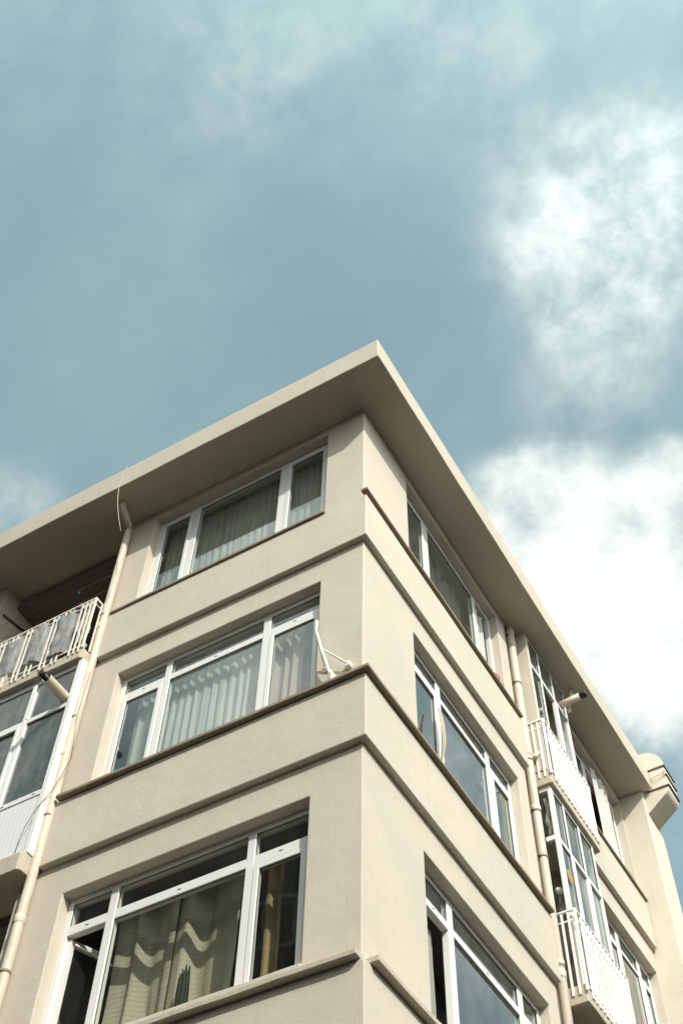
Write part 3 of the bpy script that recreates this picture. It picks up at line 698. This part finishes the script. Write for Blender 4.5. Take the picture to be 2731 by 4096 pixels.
for nme, loc, lab, bx in (('corner_shade_block', (22, -14, GZ), 'lower unseen dark block added across the street behind the camera to shade the street', (2.4, 34, -26, -13.8, GZ, 2.5)), ('side_shade_block', (22, 12, GZ), 'unseen dark block added across the side street to shade the ground', (21, 34, -10, 60, GZ, 4.5))):  # both blocks are unseen, added to shade the street and weaken its bounce
    O2 = empty('offscreen_opposite_building', loc, lab, 'building')
    m = MB(); m.box(*bx); m.box(bx[0] - .2, bx[1], bx[2], bx[3] + .2, bx[5], bx[5] + .35); m.build('wall', M['oppwall'], O2, bevel=.03)
for r_ in range(7):
    for c_ in range(11):
        x = -.5 - 3.4 * c_; z = GZ + 1.2 + 3.0 * r_
        m = MB(); m.box(x - .85, x + .85, -13.6, -13.55, z, z + 1.5); w_ = m.build('window', M['upvc_old'], O)
        m = MB(); m.box(x - .77, x - .04, -13.549, -13.54, z + .08, z + 1.42); m.box(x + .04, x + .77, -13.549, -13.54, z + .08, z + 1.42); m.build('pane', M['gasket'], w_)

# ------------------------------------------------------------------ sky, sun, camera
SUN = Vector((1.15, -.83, 1.0)).normalized()
el = math.asin(SUN.z); az = math.atan2(SUN.x, SUN.y)
w = bpy.data.worlds.new('World'); S.world = w; w.use_nodes = True
nt = w.node_tree; nt.nodes.clear()
out = nt.nodes.new('ShaderNodeOutputWorld'); bg = nt.nodes.new('ShaderNodeBackground'); bg.inputs[1].default_value = .148
sky = nt.nodes.new('ShaderNodeTexSky'); sky.sky_type = 'NISHITA'; sky.sun_disc = False
sky.sun_elevation = el; sky.sun_rotation = az; sky.air_density = 1.0; sky.dust_density = .6; sky.ozone_density = 1.0; sky.altitude = 50
tc = nt.nodes.new('ShaderNodeTexCoord'); V = tc.outputs['Generated']
def mt(op, a, b=None, c=None, clamp=False):
    n = nt.nodes.new('ShaderNodeMath'); n.operation = op; n.use_clamp = clamp
    for i, x in enumerate((a, b, c)):
        if x is None: continue
        if isinstance(x, (int, float)): n.inputs[i].default_value = x
        else: nt.links.new(x, n.inputs[i])
    return n.outputs[0]
def wn(scale, detail, rough, dist=0, off=(0, 0, 0), st=(1, 1, 1)):
    mp = nt.nodes.new('ShaderNodeMapping'); mp.inputs['Location'].default_value = off; mp.inputs['Scale'].default_value = st; nt.links.new(V, mp.inputs['Vector'])
    n = nt.nodes.new('ShaderNodeTexNoise'); n.inputs['Scale'].default_value = scale; n.inputs['Detail'].default_value = detail; n.inputs['Roughness'].default_value = rough; n.inputs['Distortion'].default_value = dist
    nt.links.new(mp.outputs[0], n.inputs['Vector']); return n.outputs[0]
def smooth(x, a, b):
    n = nt.nodes.new('ShaderNodeMapRange'); n.interpolation_type = 'SMOOTHSTEP'; n.inputs[1].default_value = a; n.inputs[2].default_value = b
    nt.links.new(x, n.inputs[0]); return n.outputs[0]
def lobe(d, rad_deg, wt):
    d = Vector(d).normalized()
    vm = nt.nodes.new('ShaderNodeVectorMath'); vm.operation = 'DOT_PRODUCT'; nt.links.new(V, vm.inputs[0]); vm.inputs[1].default_value = d
    return mt('MULTIPLY', smooth(vm.outputs['Value'], math.cos(math.radians(rad_deg)), 1.0), wt)
LOBES = [((-0.1648, 0.5692, 0.8055), 5.23, 0.80), ((-0.1405, 0.5988, 0.7885), 6.34, 0.90), ((-0.1217, 0.6392, 0.7594), 6.34, 0.90), ((-0.1617, 0.6283, 0.7610), 4.68, 0.60), ((-0.0968, 0.6545, 0.7498), 5.51, 0.80), ((-0.1097, 0.6877, 0.7177), 4.68, 0.45), ((-0.1415, 0.6594, 0.7384), 4.41, 0.50), ((-0.1536, 0.6600, 0.7354), 3.58, 0.35), ((-0.1334, 0.6894, 0.7120), 3.31, 0.11), ((-0.1706, 0.5408, 0.8237), 3.03, 0.35), ((-0.0550, 0.5763, 0.8154), 2.62, 0.75), ((-0.0745, 0.5776, 0.8129), 1.65, 0.30), ((-0.0494, 0.3611, 0.9312), 4.90, 0.13), ((-0.0119, 0.4042, 0.9146), 7.18, 0.19), ((0.0326, 0.4017, 0.9152), 6.20, 0.19), ((0.0008, 0.4509, 0.8926), 6.53, 0.17), ((-0.0675, 0.4390, 0.8960), 6.20, 0.16), ((-0.0399, 0.4725, 0.8804), 4.90, 0.10), ((-0.0681, 0.4040, 0.9122), 4.57, 0.09), ((0.0229, 0.3564, 0.9341), 4.24, 0.10), ((-0.0786, 0.4882, 0.8692), 4.57, 0.10), ((-0.1043, 0.3995, 0.9108), 3.92, 0.06), ((-0.1283, 0.5150, 0.8475), 5.88, 0.10), ((-0.0829, 0.5519, 0.8297), 5.55, 0.10), ((-0.1668, 0.5129, 0.8421), 3.92, 0.07), ((-0.2508, 0.1918, 0.9488), 5.51, 0.11), ((-0.2102, 0.1771, 0.9615), 4.13, 0.09), ((-0.1068, 0.1926, 0.9754), 9.09, 0.13), ((-0.2202, 0.1248, 0.9675), 6.89, 0.10), ((-0.3256, 0.0928, 0.9410), 7.16, 0.06), ((0.0165, 0.2749, 0.9613), 8.27, 0.09), ((-0.1151, 0.2832, 0.9521), 7.16, 0.04), ((-0.1632, 0.7352, 0.6579), 7.16, 0.17), ((-0.1313, 0.7156, 0.6861), 3.31, 0.09), ((-0.1550, 0.6811, 0.7156), 3.58, 0.08), ((-0.5171, 0.3347, 0.7878), 3.58, 0.36), ((-0.4812, 0.3306, 0.8119), 2.48, 0.09),
         ((.50, -.60, .62), 70, .95), ((-.45, -.60, .66), 50, .65), ((.88, .15, .45), 55, 1.0), ((.29, .70, .65), 8, .45), ((.34, .78, .52), 7, .42)]
tot = None
for d, r, wt in LOBES:
    l = lobe(d, r, wt); tot = l if tot is None else mt('SUBTRACT', mt('ADD', tot, l), mt('MULTIPLY', tot, l))
big = wn(7, 6, .56, .15, (3.1, 1.7, .4)); fine = wn(22, 7, .60, .15, (.3, 5.1, 2.2)); wisp = wn(3.0, 5, .55, .2, (7, 2, 1), (1, 1.5, 1))
nz = mt('SUBTRACT', mt('ADD', mt('MULTIPLY', big, .5), mt('MULTIPLY', fine, .5)), .5)
mask = mt('MINIMUM', .8, mt('ADD', .04, mt('MULTIPLY', tot, 1.5)))
dens = mt('ADD', tot, mt('MULTIPLY', mt('MULTIPLY', nz, 3.3), mask))
cl = smooth(dens, -.04, 1.25)
veil = mt('ADD', .46, mt('MULTIPLY', smooth(wisp, .36, .74), .20))
veil = mt('ADD', veil, mt('MULTIPLY', mt('SUBTRACT', 1.0, veil), cl))
gr = nt.nodes.new('ShaderNodeMix'); gr.data_type = 'RGBA'; gr.blend_type = 'MIX'
nt.links.new(veil, gr.inputs[0]); nt.links.new(sky.outputs[0], gr.inputs[6])
cc = nt.nodes.new('ShaderNodeMix'); cc.data_type = 'RGBA'; nt.links.new(cl, cc.inputs[0])
cc.inputs[6].default_value = (2.20, 3.20, 2.98, 1); cc.inputs[7].default_value = (6.0, 6.2, 5.9, 1)
sp_ = nt.nodes.new('ShaderNodeVectorMath'); sp_.operation = 'DOT_PRODUCT'; nt.links.new(V, sp_.inputs[0]); sp_.inputs[1].default_value = SUN
glow = mt('ADD', 1.0, mt('MULTIPLY', smooth(sp_.outputs['Value'], .05, 1.0), 1.3))      # clouds near the sun are brighter
sc_ = nt.nodes.new('ShaderNodeVectorMath'); sc_.operation = 'SCALE'; nt.links.new(cc.outputs[2], sc_.inputs[0]); nt.links.new(glow, sc_.inputs['Scale'])
nt.links.new(sc_.outputs[0], gr.inputs[7])
nt.links.new(gr.outputs[2], bg.inputs[0]); nt.links.new(bg.outputs[0], out.inputs[0])

sd = bpy.data.lights.new('sun', 'SUN'); sd.energy = 3.3; sd.angle = math.radians(.53); sd.color = (1, .955, .87)
so = bpy.data.objects.new('sun', sd); COL.objects.link(so); so.location = (20, -15, 25); so.rotation_euler = (-SUN).to_track_quat('-Z', 'Y').to_euler()

cd = bpy.data.cameras.new('camera'); cam = bpy.data.objects.new('camera', cd); COL.objects.link(cam)
cd.sensor_fit = 'VERTICAL'; cd.sensor_height = 36; cd.lens = 4870.804 / 4096 * 36; cd.clip_start = .05; cd.clip_end = 3000
cam.location = (3.680349, -6.389296, -6.955364); cam.rotation_euler = (2.5398969, -.0172693, .5295742)
S.camera = cam
S.view_settings.view_transform = 'Standard'; S.view_settings.look = 'None'; S.view_settings.exposure = 0.34; S.view_settings.gamma = 1
S.cycles.max_bounces = 10; S.cycles.transparent_max_bounces = 16
